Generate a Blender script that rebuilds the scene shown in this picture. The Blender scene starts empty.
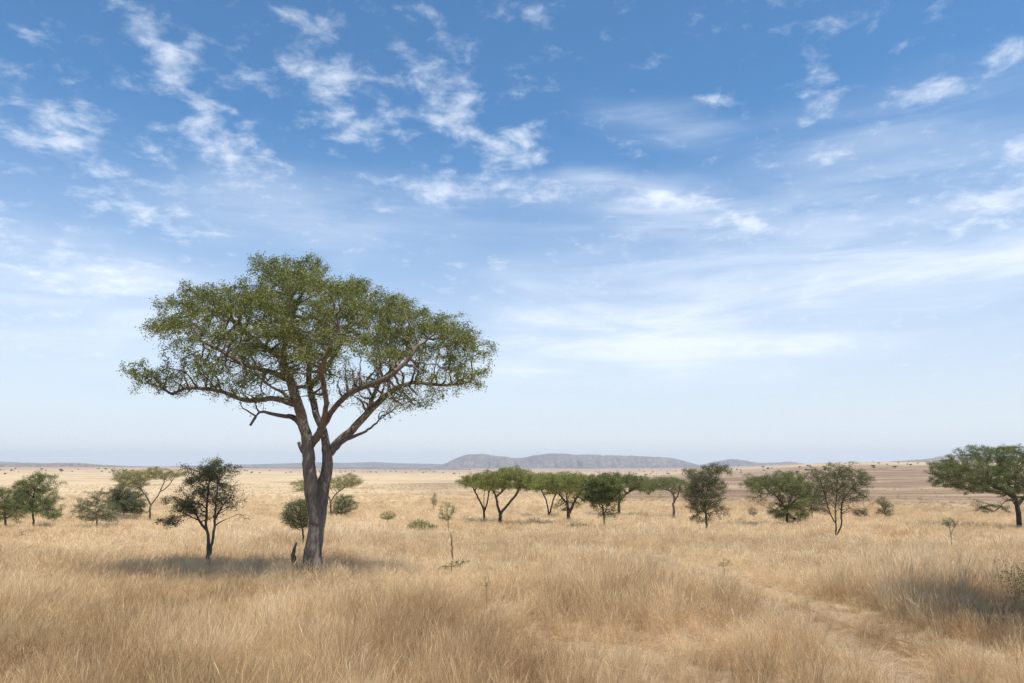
import bpy, math, random
import numpy as np
from mathutils import Vector

SEED = 11
rng = np.random.default_rng(SEED)
random.seed(SEED)
scene = bpy.context.scene
COL = scene.collection

# ------------------------------------------------------------------ camera
W, H, F = 1024, 683, 740.0
CAM_Z = 3.2
HOR = 466.0
PITCH = math.atan((HOR - H / 2) / F)
CAM = np.array([0.0, 0.0, CAM_Z])
cp, sp = math.cos(PITCH), math.sin(PITCH)

cam_d = bpy.data.cameras.new("camera")
cam_d.sensor_width = 36.0
cam_d.lens = F / W * 36.0
cam_d.clip_start = 0.1
cam_d.clip_end = 60000
cam = bpy.data.objects.new("camera", cam_d)
cam.location = (0, 0, CAM_Z)
cam.rotation_euler = (math.pi / 2 + PITCH, 0, 0)
COL.objects.link(cam)
scene.camera = cam


def ray(u, v):
    cx = (u - W / 2) / F
    cy = (H / 2 - v) / F
    return np.array([cx, cp - sp * cy, sp + cp * cy])


def pix(u, v, Y):
    r = ray(u, v)
    return CAM + r * (Y / r[1])


# ------------------------------------------------------------------ noise in numpy
def _hash(ix, iy, seed):
    n = (ix.astype(np.int64) * 374761393 + iy.astype(np.int64) * 668265263 + seed * 974634721) & 0x7FFFFFFF
    n = ((n ^ (n >> 13)) * 1274126177) & 0x7FFFFFFF
    n = (n ^ (n >> 16)) & 0xFFFF
    return n / 65535.0


def vnoise(x, y, seed=0):
    x = np.asarray(x, float); y = np.asarray(y, float)
    ix = np.floor(x); iy = np.floor(y)
    fx = x - ix; fy = y - iy
    fx = fx * fx * (3 - 2 * fx); fy = fy * fy * (3 - 2 * fy)
    a = _hash(ix, iy, seed); b = _hash(ix + 1, iy, seed)
    c = _hash(ix, iy + 1, seed); d = _hash(ix + 1, iy + 1, seed)
    return (a * (1 - fx) + b * fx) * (1 - fy) + (c * (1 - fx) + d * fx) * fy


def fbm(x, y, seed=0, octaves=4):
    s = 0; amp = 0.5; tot = 0
    for k in range(octaves):
        s = s + amp * vnoise(np.asarray(x) * 2 ** k + 17.3 * k, np.asarray(y) * 2 ** k - 9.1 * k, seed + k)
        tot += amp; amp *= 0.5
    return s / tot


def sstep(a, b, x):
    t = np.clip((np.asarray(x, float) - a) / (b - a), 0, 1)
    return t * t * (3 - 2 * t)


# ------------------------------------------------------------------ terrain
TD = np.array([0, 21, 30, 45, 70, 100, 200, 400, 1000, 3000, 9000], float)
TZ = np.array([0, 0, -.5, -1.45, -2.75, -3.7, -5.7, -8.2, -11.5, -14.5, -16.0])
_ld = np.linspace(0, math.log(9001), 500)
_lz = np.interp(np.exp(_ld) - 1, TD, TZ)
_k = np.exp(-0.5 * (np.arange(-12, 13) / 5.0) ** 2); _k /= _k.sum()
_lz = np.convolve(np.pad(_lz, 12, mode='edge'), _k, 'valid')


def ground_z(x, y):
    x = np.asarray(x, float); y = np.asarray(y, float)
    d = np.hypot(x, y)
    z = np.interp(np.log(d + 1), _ld, _lz)
    az = np.degrees(np.arctan2(x, y))
    far = sstep(math.log(350), math.log(3600), np.log(d + 1))
    front = sstep(100, 70, np.abs(az))
    z = z + far * front * (sstep(8, 26, az) * 30.0 + sstep(-6, -30, az) * 12.0)
    z = z + (fbm(x / 9.0, y / 9.0, 3, 3) - .5) * 0.30 * sstep(2, 14, d) * sstep(400, 60, d)
    z = z + (fbm(x / 60.0, y / 60.0, 5, 3) - .5) * 1.1 * sstep(40, 160, d)
    z = z + (fbm(x / 500.0, y / 500.0, 8, 3) - .5) * 5.0 * sstep(400, 1600, d)
    return z


CANOPY = 0.36


def hit(u, v, lift=CANOPY):
    """ground point seen at pixel (u, v), measured on the tops of the grass."""
    r = ray(u, v); r = r / math.hypot(r[0], r[1])
    t = np.exp(np.linspace(math.log(3), math.log(9000), 9000))
    P = CAM[None] + t[:, None] * r[None]
    g = ground_z(P[:, 0], P[:, 1]) + lift * sstep(600, 200, t)
    k = np.nonzero(P[:, 2] < g)[0]
    i = k[0] if len(k) else len(t) - 1
    x, y = P[i, 0], P[i, 1]
    return np.array([x, y, float(ground_z(x, y))])


# ------------------------------------------------------------------ tags, meshes
def tag(o, label=None, cat=None, group=None, kind=None):
    if label: o["label"] = label
    if cat: o["category"] = cat
    if group: o["group"] = group
    if kind: o["kind"] = kind
    return o


def mesh_from(name, V, faces=None, loops=None, sizes=None, mat=None, smooth=True, attrs=None, parent=None, loc=None, link=True):
    V = np.asarray(V, np.float32).reshape(-1, 3)
    me = bpy.data.meshes.new(name)
    if faces is not None:
        if isinstance(faces, np.ndarray):
            loops = faces.ravel(); sizes = np.full(len(faces), faces.shape[1])
        else:
            sizes = np.array([len(f) for f in faces]); loops = np.concatenate([np.asarray(f) for f in faces]) if len(faces) else np.zeros(0)
    me.vertices.add(len(V)); me.vertices.foreach_set("co", V.ravel())
    if loops is not None and len(loops):
        me.loops.add(len(loops)); me.loops.foreach_set("vertex_index", np.asarray(loops, np.int32))
        me.polygons.add(len(sizes))
        st = np.concatenate([[0], np.cumsum(sizes)[:-1]]).astype(np.int32)
        me.polygons.foreach_set("loop_start", st)
        me.polygons.foreach_set("loop_total", np.asarray(sizes, np.int32))
        me.polygons.foreach_set("use_smooth", np.full(len(sizes), smooth, bool))
    me.update(calc_edges=True)
    me.validate()
    for k, (typ, arr) in (attrs or {}).items():
        a = me.attributes.new(k, typ, 'POINT')
        if typ == 'FLOAT': a.data.foreach_set("value", np.asarray(arr, np.float32))
        elif typ == 'INT': a.data.foreach_set("value", np.asarray(arr, np.int32))
        elif typ == 'FLOAT_VECTOR': a.data.foreach_set("vector", np.asarray(arr, np.float32).ravel())
    if mat: me.materials.append(mat)
    o = bpy.data.objects.new(name, me)
    if link: COL.objects.link(o)
    if parent is not None: o.parent = parent
    if loc is not None: o.location = loc
    return o


def thing(name, loc, label, cat, group=None):
    o = bpy.data.objects.new(name, None)
    o.empty_display_size = 0.3
    o.location = loc
    COL.objects.link(o)
    return tag(o, label, cat, group)


# ------------------------------------------------------------------ node helpers
class NT:
    def __init__(self, tree):
        self.t = tree; self.n = tree.nodes; self.l = tree.links

    def node(self, typ, **kw):
        nd = self.n.new(typ)
        for k, v in kw.items():
            if k.startswith("i_"):
                self.inp(nd, k[2:], v)
            else:
                setattr(nd, k, v)
        return nd

    def inp(self, nd, key, v):
        s = nd.inputs[int(key)] if key.isdigit() else nd.inputs[key]
        if isinstance(v, bpy.types.NodeSocket): self.l.new(v, s)
        else: s.default_value = v

    def math(self, op, a, b=None, c=None, clamp=False):
        nd = self.n.new("ShaderNodeMath"); nd.operation = op; nd.use_clamp = clamp
        for i, v in enumerate((a, b, c)):
            if v is not None: self.inp(nd, str(i), v)
        return nd.outputs[0]

    def vmath(self, op, a, b=None):
        nd = self.n.new("ShaderNodeVectorMath"); nd.operation = op
        self.inp(nd, "0", a)
        if b is not None:
            if op == 'SCALE': self.inp(nd, "Scale", b)
            else: self.inp(nd, "1", b)
        return nd.outputs["Value"] if op in ('LENGTH', 'DOT_PRODUCT') else nd.outputs["Vector"]

    def noise(self, vec, scale, detail=4, rough=.55, lac=2.0, dist=0.0):
        nd = self.n.new("ShaderNodeTexNoise")
        self.inp(nd, "Vector", vec)
        nd.inputs["Scale"].default_value = scale; nd.inputs["Detail"].default_value = detail
        nd.inputs["Roughness"].default_value = rough; nd.inputs["Lacunarity"].default_value = lac
        nd.inputs["Distortion"].default_value = dist
        return nd.outputs["Fac"]

    def ramp(self, fac, stops, interp='LINEAR'):
        nd = self.n.new("ShaderNodeValToRGB"); nd.color_ramp.interpolation = interp
        el = nd.color_ramp.elements
        while len(el) < len(stops): el.new(0.5)
        for e, (p, c) in zip(el, stops):
            e.position = p; e.color = (*c, 1) if len(c) == 3 else c
        self.inp(nd, "Fac", fac)
        return nd.outputs["Color"]

    def mix(self, fac, a, b, typ='MIX'):
        nd = self.n.new("ShaderNodeMix"); nd.data_type = 'RGBA'; nd.blend_type = typ
        self.inp(nd, "0", fac)
        for k, v in ((6, a), (7, b)):
            if isinstance(v, bpy.types.NodeSocket): self.l.new(v, nd.inputs[k])
            else: nd.inputs[k].default_value = (*v, 1) if len(v) == 3 else v
        return nd.outputs[2]

    def maprange(self, v, a, b, c=0., d=1., smooth=True):
        nd = self.n.new("ShaderNodeMapRange")
        nd.interpolation_type = 'SMOOTHSTEP' if smooth else 'LINEAR'
        self.inp(nd, "Value", v)
        for k, x in (("From Min", a), ("From Max", b), ("To Min", c), ("To Max", d)): nd.inputs[k].default_value = x
        return nd.outputs[0]

    def attr(self, name, typ='GEOMETRY'):
        nd = self.n.new("ShaderNodeAttribute"); nd.attribute_name = name; nd.attribute_type = typ
        return nd


def new_mat(name):
    m = bpy.data.materials.new(name); m.use_nodes = True
    m.node_tree.nodes.clear()
    return m, NT(m.node_tree)


def finish(nt, shader):
    out = nt.node("ShaderNodeOutputMaterial")
    nt.l.new(shader, out.inputs["Surface"])


def leaf_mat(name, dark, mid, light, trans=.35):
    m, nt = new_mat(name)
    a = nt.attr("rnd").outputs["Fac"]
    g = nt.node("ShaderNodeTexCoord").outputs["Object"]
    n = nt.noise(g, .9, 2)
    f = nt.math('ADD', nt.math('MULTIPLY', a, .65), nt.math('MULTIPLY', n, .45))
    c = nt.ramp(f, [(.12, dark), (.5, mid), (.95, light)])
    d = nt.node("ShaderNodeBsdfPrincipled", i_Roughness=.6)
    nt.inp(d, "Base Color", c)
    d.inputs["Specular IOR Level"].default_value = .25
    t = nt.node("ShaderNodeBsdfTranslucent"); nt.inp(t, "Color", nt.mix(.5, c, light))
    mx = nt.node("ShaderNodeMixShader"); mx.inputs[0].default_value = trans
    nt.l.new(d.outputs[0], mx.inputs[1]); nt.l.new(t.outputs[0], mx.inputs[2])
    finish(nt, mx.outputs[0])
    return m


def bark_mat(name, dark, light, scale=1.0):
    m, nt = new_mat(name)
    g = nt.node("ShaderNodeTexCoord").outputs["Object"]
    mp = nt.node("ShaderNodeMapping"); nt.inp(mp, "Vector", g); mp.inputs["Scale"].default_value = (1, 1, .22)
    n = nt.noise(mp.outputs[0], 16 * scale, 6, .62)
    n2 = nt.noise(g, 1.7 * scale, 3)
    f = nt.math('ADD', nt.math('MULTIPLY', n, .7), nt.math('MULTIPLY', n2, .5))
    c = nt.ramp(f, [(.38, dark), (.78, light)])
    d = nt.node("ShaderNodeBsdfPrincipled", i_Roughness=.9)
    d.inputs["Specular IOR Level"].default_value = .15
    nt.inp(d, "Base Color", c)
    b = nt.node("ShaderNodeBump"); b.inputs["Strength"].default_value = .9; b.inputs["Distance"].default_value = .05
    nt.inp(b, "Height", n); nt.l.new(b.outputs[0], d.inputs["Normal"])
    finish(nt, d.outputs[0])
    return m


M = {}
M['bark'] = bark_mat('bark', (.05, .041, .034), (.265, .22, .18))
M['bark_dark'] = bark_mat('dark_bark', (.028, .021, .017), (.12, .095, .075))
M['bark_grey'] = bark_mat('grey_twig_bark', (.06, .048, .04), (.20, .165, .135))
M['olive'] = leaf_mat('olive_leaf', (.034, .046, .014), (.106, .134, .032), (.38, .38, .105), .28)
M['acacia'] = leaf_mat('acacia_leaf', (.07, .085, .024), (.19, .205, .05), (.36, .36, .11), .33)
M['acacia_dry'] = leaf_mat('dry_acacia_leaf', (.11, .11, .045), (.23, .225, .085), (.36, .33, .14), .38)
M['green'] = leaf_mat('green_leaf', (.04, .052, .018), (.115, .138, .04), (.25, .265, .09), .30)
M['dark'] = leaf_mat('dark_leaf', (.036, .04, .02), (.10, .106, .045), (.225, .22, .095), .30)
M['grey'] = leaf_mat('grey_leaf', (.05, .056, .028), (.125, .138, .06), (.24, .245, .115), .30)
M['brown'] = leaf_mat('brown_leaf', (.05, .038, .026), (.10, .08, .052), (.18, .15, .09), .22)


# ------------------------------------------------------------------ tree growing
def subdivide(poly, step, jit, r):
    """a smooth curve through the points, with a slight slow wander"""
    P = [2 * poly[0] - poly[1]] + list(poly) + [2 * poly[-1] - poly[-2]]
    out = [poly[0]]; w = np.zeros(3)
    for i in range(1, len(P) - 2):
        a, b = P[i], P[i + 1]
        n = max(1, int(round(np.linalg.norm(b - a) / step)))
        for k in range(1, n + 1):
            t = k / n
            p = .5 * (2 * a + (b - P[i - 1]) * t + (2 * P[i - 1] - 5 * a + 4 * b - P[i + 2]) * t ** 2 + (3 * a - P[i - 1] - 3 * b + P[i + 2]) * t ** 3)
            w = w * .7 + r.normal(0, jit, 3) * .6
            out.append(p + w)
    return out


class Skel:
    def __init__(self, seed):
        self.pos = []; self.par = []; self.man = []; self.minr = {}
        self.r = np.random.default_rng(seed)

    def add(self, p, par, man=0.0):
        self.pos.append(np.asarray(p, float)); self.par.append(par); self.man.append(man)
        return len(self.pos) - 1

    def stem(self, poly, step, jit=0.02, rad=None):
        """poly: points; the first attaches to the nearest node already there."""
        pts = subdivide([np.asarray(p, float) for p in poly], step, jit, self.r)
        if not self.pos:
            cur = self.add(pts[0], -1)
        else:
            P = np.array(self.pos); cur = int(np.argmin(((P - pts[0]) ** 2).sum(1)))
        for p in pts[1:]:
            cur = self.add(p, cur, 1.0)
            if rad: self.minr[cur] = 0
        if rad:
            ids = list(range(len(self.pos) - len(pts) + 1, len(self.pos)))
            for k, i in enumerate(ids): self.minr[i] = float(np.interp(k / max(1, len(ids) - 1), np.linspace(0, 1, len(rad)), rad))
        return cur

    def colonize(self, A, step, kill, infl=1e9, jit=.12, grav=0.0, iters=90, start_from=0, maxnodes=9000):
        A = np.asarray(A, float); n = len(A)
        act = np.ones(n, bool)
        P = np.array(self.pos)
        near = np.zeros(n, int); nd = np.full(n, 1e18)
        for i in range(start_from, len(P)):
            d = ((A - P[i]) ** 2).sum(1); k = d < nd; nd[k] = d[k]; near[k] = i
        seen = set()
        for it in range(iters):
            if not act.any() or len(self.pos) > maxnodes: break
            idx = np.nonzero(act & (nd < infl * infl))[0]
            if not len(idx): break
            nn = near[idx]
            P = np.array(self.pos)
            dv = A[idx] - P[nn]; dv /= np.linalg.norm(dv, axis=1, keepdims=True) + 1e-9
            uq, inv = np.unique(nn, return_inverse=True)
            acc = np.zeros((len(uq), 3)); np.add.at(acc, inv, dv)
            first = len(self.pos); new = []
            for j, u in enumerate(uq):
                v = acc[j]; L = np.linalg.norm(v)
                v = v / L if L > 1e-6 else self.r.normal(0, 1, 3)
                v = v + self.r.normal(0, jit, 3); v[2] -= grav
                v /= np.linalg.norm(v)
                q = self.pos[u] + v * step
                key = (int(u), tuple(np.round(v * 4).astype(int)))
                if key in seen:
                    act[idx[inv == j][:1]] = False
                    continue
                seen.add(key)
                new.append(self.add(q, int(u)))
            for i in new:
                d = ((A - self.pos[i]) ** 2).sum(1); k = d < nd; nd[k] = d[k]; near[k] = i
            act &= nd > kill * kill

    def radii(self, R, rt):
        n = len(self.pos); par = self.par
        ch = [[] for _ in range(n)]
        for i, p in enumerate(par):
            if p >= 0: ch[p].append(i)
        cnt = np.zeros(n)
        for i in range(n - 1, -1, -1):
            cnt[i] = max(1.0, sum(cnt[c] for c in ch[i]))
        e = math.log(max(1.05, R / rt)) / math.log(max(2, cnt[0]))
        rad = rt * cnt ** e
        for i, q in self.minr.items(): rad[i] = max(rad[i], q)
        self.ch = ch; self.cnt = cnt; self.rad = rad
        return rad

    def chains(self):
        out = []; stack = [(0, None)]
        while stack:
            s, par = stack.pop()
            c = [s] if par is None else [par, s]
            cur = s
            while self.ch[cur]:
                k = sorted(self.ch[cur], key=lambda q: -self.cnt[q])
                for q in k[1:]: stack.append((q, cur))
                cur = k[0]; c.append(cur)
            out.append((c, par is not None))
        return out


def tube(V, Fc, pts, rads, sides, flute=0.0, ph=0.0, cap=True):
    pts = np.asarray(pts); n = len(pts)
    T = np.gradient(pts, axis=0); T /= np.linalg.norm(T, axis=1, keepdims=True) + 1e-9
    up = np.array([1., 0, 0]) if abs(T[0][0]) < .8 else np.array([0, 1., 0])
    base = len(V)
    ang = np.arange(sides) / sides * 2 * math.pi
    for i in range(n):
        a = np.cross(T[i], up); a /= np.linalg.norm(a) + 1e-9
        b = np.cross(T[i], a); up = np.cross(a, T[i])
        rr = rads[i] * np.ones(sides)
        if flute:
            rr = rr * (1 + flute * np.sin(3 * ang + ph + i * .05) * .6 + flute * np.sin(7 * ang - i * .06 + ph * 2) * .5 + flute * .2 * np.sin(i * .9 + 2 * ang))
        ring = pts[i][None] + (np.cos(ang)[:, None] * a + np.sin(ang)[:, None] * b) * rr[:, None]
        V.extend(ring)
    for i in range(n - 1):
        for k in range(sides):
            k2 = (k + 1) % sides
            Fc.append((base + i * sides + k, base + i * sides + k2, base + (i + 1) * sides + k2, base + (i + 1) * sides + k))
    if cap:
        Fc.append(tuple(base + (n - 1) * sides + k for k in range(sides)))


def leaves_mesh(centers, prob, per, size, spread, flat, r, updir=.5, droop=0.0, aspect=.42):
    C = np.repeat(centers, per, 0)
    keep = r.random(len(C)) < np.repeat(prob, per)
    C = C[keep]; n = len(C)
    off = r.normal(0, 1, (n, 3)) * np.array([spread, spread, spread * flat]); off[:, 2] -= droop * np.abs(r.normal(0, 1, n))
    C = C + off
    N = r.normal(0, 1, (n, 3)); N[:, 2] = np.abs(N[:, 2]) + updir; N /= np.linalg.norm(N, axis=1, keepdims=True)
    D = r.normal(0, 1, (n, 3)); D[:, 2] -= droop * 4; D -= N * (D * N).sum(1, keepdims=True); D /= np.linalg.norm(D, axis=1, keepdims=True) + 1e-9
    S = np.cross(N, D)
    L = size * r.uniform(.6, 1.35, n)[:, None]; Wd = L * aspect
    bend = N * L * .12
    V = np.stack([C - D * L * .5 - bend, C - D * L * .05 + S * Wd * .5, C + D * L * .5 - bend, C - D * L * .05 - S * Wd * .5], 1).reshape(-1, 3)
    Fc = np.arange(4 * n, dtype=np.int32).reshape(n, 4)
    rv = np.repeat(np.clip(r.normal(.5, .22, n), 0, 1), 4)
    return V, Fc, rv


def wood_meshes(sk, thr, sides, flute, loc):
    """two meshes: heavy wood (trunk and limbs) and light wood (branches, twigs)."""
    VA, FA, VB, FB = [], [], [], []
    P = np.array(sk.pos)
    for c, isbranch in sk.chains():
        rads = sk.rad[c].copy()
        if len(c) > 6:
            q = np.pad(rads, 4, mode='edge'); rads = np.convolve(q, np.ones(9) / 9, 'valid')
        if isbranch: rads[0] = min(rads[0], rads[1] * 1.25) if len(c) > 1 else rads[0]
        pts = P[c] - loc
        if len(c) < 2: continue
        big = rads > thr
        if not isbranch: big[0] = True
        k = int(np.argmax(~big)) if (~big).any() else len(c)
        if k >= 2:
            heavy, hr = pts[:k + (1 if k < len(c) else 0)], rads[:k + (1 if k < len(c) else 0)]
            s = sides if hr[0] > sk.rad[0] * .35 else max(6, sides // 2)
            tube(VA, FA, heavy, hr, s, flute * (1 if hr[0] > sk.rad[0] * .3 else .5), ph=sk.r.uniform(0, 6))
            rest, rr = pts[k:], rads[k:]
        else:
            rest, rr = pts, rads
        if len(rest) >= 2:
            tube(VB, FB, rest, rr, 5 if rr[0] > thr * .5 else 3)
    return VA, FA, VB, FB


def build_tree(name, base, stems, blobs, R, rt, palette, label, cat, step, kill, nattr, leaf=(.08, 10, .12, .6), bark='bark_dark',
               depth=.85, seed=1, group=None, fade_trunk=.3, sides=8, flute=.05, thr=.35, jit=.14, grav=0.0, Y=None, leafrad=2.6,
               clump=0, csd=.30, sink=.15, exact=False, updir=.5, droop=0.0, flare=1.25, extra=None, stemjit=.15, rads=None, topleaf=0, merge=False):
    """stems: polylines in (u, v[, metres of depth]); blobs: (u, v, ru, rv, leaf share) outline of the crown."""
    if isinstance(base, tuple): B = hit(*base)
    else: B = base
    Y0 = B[1]
    B = B - np.array([0, 0, sink])
    r = np.random.default_rng(seed)
    sk = Skel(seed)
    first = True; len_done = 0
    for st in stems:
        poly = []
        for k, q in enumerate(st):
            p = pix(q[0], q[1], Y0 + (q[2] if len(q) > 2 else 0))
            poly.append(p)
        if first:
            poly[0] = B.copy(); first = False
        sk.stem(poly, step, step * stemjit, rads[len_done] if rads else None); len_done += 1
    # attraction points through the crown's volume
    bl = np.array([b[:4] for b in blobs], float)
    lf = np.array([b[4] if len(b) > 4 else 1.0 for b in blobs])
    u0, u1 = (bl[:, 0] - bl[:, 2]).min(), (bl[:, 0] + bl[:, 2]).max()
    uc, hw = (u0 + u1) / 2, (u1 - u0) / 2
    m_per_px = Y0 / F / cp
    area = bl[:, 2] * bl[:, 3]
    A = []; LP = []
    nC = clump if clump else nattr
    which = r.choice(len(bl), nC, p=area / area.sum())
    cents = []
    for w in which:
        rr = math.sqrt(r.random()); a = r.random() * 2 * math.pi
        u = bl[w, 0] + bl[w, 2] * rr * math.cos(a); v = bl[w, 1] + bl[w, 3] * rr * math.sin(a)
        x = (u - uc) / hw
        dmax = depth * hw * m_per_px * math.sqrt(max(.05, 1 - x * x))
        loc = bl[w, 2] * m_per_px * 2.2
        dy = r.uniform(-1, 1) * min(dmax, max(loc, .45 * dmax))
        if not exact:
            p = pix(u, v, Y0); p = p + np.array([0, dy, 0])
        else:
            p = pix(u, v, Y0 + dy)
        cents.append(p); LP.append(lf[w])
    cents = np.array(cents); LP = np.array(LP)
    if clump:
        per = nattr // clump
        A = np.repeat(cents, per, 0) + r.normal(0, 1, (clump * per, 3)) * np.array([1, 1, .48]) * csd
        LP = np.repeat(LP, per)
    else:
        A = cents
    if extra is not None: extra(sk)
    nb = len(sk.pos)
    sf = max(0, int(len(subdivide([np.zeros(3), np.array([0, 0, 1.])], step, 0, r)) * 0))
    # grow only from the upper part of the stems
    zs = np.array([p[2] for p in sk.pos])
    ok = [i for i in range(nb) if zs[i] > B[2] + fade_trunk * (A[:, 2].max() - B[2])]
    sf = min(ok) if ok else nb - 1
    sk.colonize(A, step, kill, jit=jit, grav=grav, start_from=sf)
    sk.radii(R, rt)
    # root flare
    P = np.array(sk.pos)
    hz = np.clip(1 - (P[:, 2] - B[2]) / (R * 5), 0, 1)
    manual = np.arange(len(P)) < nb
    sk.rad = sk.rad * np.where(manual, 1 + (flare - 1) * hz ** 2, 1)
    root = thing(name, B + np.array([0, 0, sink]), label, cat, group)
    loc = B + np.array([0, 0, sink])
    VA, FA, VB, FB = wood_meshes(sk, 0 if merge else R * thr, sides if not merge or cat == 'tree' else 5, flute, loc)
    mesh_from('stem' if merge and cat != 'tree' else 'trunk', VA, FA, mat=M[bark], parent=root)
    if len(FB): mesh_from('branches', VB, FB, mat=M[bark], parent=root)
    cand = np.nonzero((sk.rad < rt * leafrad) & (np.arange(len(P)) >= nb))[0]
    C = P[cand]
    prob = np.zeros(len(C))
    for s in range(0, len(C), 500):
        d = ((C[s:s + 500, None] - A[None]) ** 2).sum(2)
        prob[s:s + 500] = LP[np.argmin(d, 1)]
    if topleaf:
        # how deep a twig hangs under the highest foliage near it
        dep = np.zeros(len(C))
        for q in range(0, len(C), 400):
            dd = np.hypot(C[q:q + 400, None, 0] - C[None, :, 0], C[q:q + 400, None, 1] - C[None, :, 1])
            near = np.where(dd < .8, C[None, :, 2], -1e9)
            dep[q:q + 400] = np.sort(near, 1)[:, -3] - C[q:q + 400, 2]
        prob = prob * np.clip(1.12 - dep * topleaf, .10, 1)
    V, Fc, rv = leaves_mesh(C - loc, prob, leaf[1], leaf[0], leaf[2], leaf[3], r, updir, droop)
    if len(Fc): mesh_from('crown', V, Fc, mat=M[palette], smooth=False, attrs={'rnd': ('FLOAT', rv)}, parent=root)
    print(name, label[:40], 'nodes', len(P), 'leaves', len(Fc), 'dist %.1f' % Y0, 'h %.1f' % (P[:, 2].max() - loc[2]))
    return root


def clump_scale(n): return 1.0


# ---------------- the big tree
def big_tree():
    st = [
        [(311, 572), (314, 545, -.05), (319, 517), (323, 490, .03), (327, 464, .05), (326, 445, .05), (324, 430, .2), (317, 415, .5), (309, 388, .9), (308, 366, 1.2), (300, 335, 1.5)],
        [(317, 520), (313, 498, -.12), (311, 480, -.2), (309, 464, -.22), (308, 444, -.2), (303, 426, -.2), (298, 406, -.3), (289, 378, -.5), (283, 357, -.7), (288, 335, -.8), (294, 312, -.9), (288, 290, -.8)],
        [(309, 447), (322, 429, -.5), (333, 410, -.8), (345, 397, -1.1), (361, 388, -1.4), (388, 377, -1.9), (404, 364, -2.1), (418, 345, -2.2)],
        [(327, 456), (337, 443, .2), (350, 432, .3), (367, 414, .6), (385, 396, .9), (400, 388, 1.1), (417, 383, 1.3), (446, 386, 1.6), (470, 381, 1.7)],
        [(330, 452), (344, 441, -.1), (358, 435, -.4), (371, 428, -.7), (379, 421, -1.)],
        [(367, 414, .6), (380, 384, 1.4), (400, 360, 2.2), (410, 340, 2.6)],
        [(303, 426), (292, 418, .1), (275, 415, -.3), (259, 413, -.5), (250, 425, -.6)],
        [(296, 404), (274, 398, .3), (248, 400, .6), (221, 392, .9), (189, 388, 1.), (171, 394, 1.), (163, 388, 1.), (143, 382, 1.)],
        [(290, 380), (268, 372, -1.), (244, 366, -1.6), (222, 352, -2.1), (200, 340, -2.3)],
        [(284, 358), (262, 345, .2), (240, 325, .5), (220, 312, .8), (205, 310, 1.)],
        [(309, 388, .9), (330, 362, 1.8), (345, 335, 2.6), (352, 312, 3.)],
        [(300, 340, 1.4), (275, 318, 2.2), (255, 298, 2.7)],
        [(298, 406), (285, 395, 1.0), (262, 380, 2.2), (246, 360, 3.0)],
        [(322, 429, -.5), (326, 400, -1.4), (322, 370, -2.3), (330, 345, -2.9), (338, 325, -3.2)],
        [(309, 455, -.2), (302, 450, -.25), (298, 442, -.35)],
    ]
    blobs = [(160, 376, 24, 10), (147, 374, 13, 7), (184, 322, 28, 14), (170, 326, 14, 9), (200, 305, 22, 14), (215, 342, 38, 24), (225, 302, 28, 22), (262, 284, 36, 20), (296, 275, 44, 14),
             (300, 308, 60, 34), (255, 345, 50, 36), (348, 302, 38, 22), (398, 326, 36, 15), (350, 345, 60, 32), (420, 345, 44, 24),
             (464, 354, 24, 18), (446, 377, 36, 12), (474, 366, 14, 9), (390, 382, 42, 15), (388, 312, 36, 14), (430, 330, 34, 13), (466, 342, 18, 10), (205, 288, 18, 12), (215, 382, 40, 16), (245, 398, 34, 10, .4), (385, 402, 34, 9, .3), (415, 396, 24, 10, .4), (310, 372, 40, 16)]
    return build_tree('savanna_tree', (311, 570), st, blobs, .235, .0062, 'olive',
                      'tall spreading tree with a forked trunk and wide olive green crown, largest on the plain', 'tree',
                      step=.15, kill=.18, nattr=6600, leaf=(.066, 36, .082, .75), bark='bark', depth=.82, seed=5, fade_trunk=.40, rads=[(.24, .235, .215, .15, .10, .075, .055, .04), (.19, .19, .165, .12, .09, .07, .05, .04), (.10, .075, .05, .028), (.135, .11, .085, .055, .03), (.07, .02), (.07, .03), (.075, .035), (.09, .022), (.08, .02), (.07, .02), (.09, .03), (.07, .02), (.06, .02), (.08, .025), (.075, .05)],
                      sides=20, flute=.09, thr=.12, jit=.22, topleaf=.19, csd=.27, clump=340, exact=True, leafrad=2.3, updir=.35, droop=.03, flare=1.45, stemjit=.12)


T0 = big_tree()

# ---------------- smaller trees and bushes
GA = 'flat topped acacias in the middle distance'
S = dict(step=.22, kill=.26, nattr=520, R=.10, rt=.008, leaf=(.10, 9, .13, .7))


def T(name, base, stems, blobs, palette, label, cat='tree', **kw):
    a = dict(S); a.update(kw)
    a['merge'] = kw.get('merge', False) or cat in ('sapling', 'weed', 'shrub', 'bush') and 'thorny' not in label
    small = cat in ('sapling', 'weed', 'shrub')
    a['leaf'] = (a['leaf'][0] * .85, int(a['leaf'][1] * (1.6 if small else 3.2 if palette in ('dark', 'brown') else 3.6))) + tuple(a['leaf'][2:])
    if name in ('round_tree', 'thorn_bush', 'round_bush') and not small: a['leaf'] = (a['leaf'][0] * 1.35, int(a['leaf'][1] * 1.3)) + tuple(a['leaf'][2:])
    if 'acacia' in name: a['R'] *= 1.3
    a['nattr'] = int(a['nattr'] * (1.2 if small else 1.9))
    if not small and 'clump' not in kw: a['clump'] = max(40, a['nattr'] // 6); a['csd'] = a['step'] * 1.5
    if 'acacia' not in name and 'grav' not in kw: a['grav'] = -.45
    return build_tree(name, base, [[(base[0], base[1] + 3)] + s if i == 0 else s for i, s in enumerate(stems)], blobs, a.pop('R'), a.pop('rt'), palette, label, cat, **a)


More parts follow.
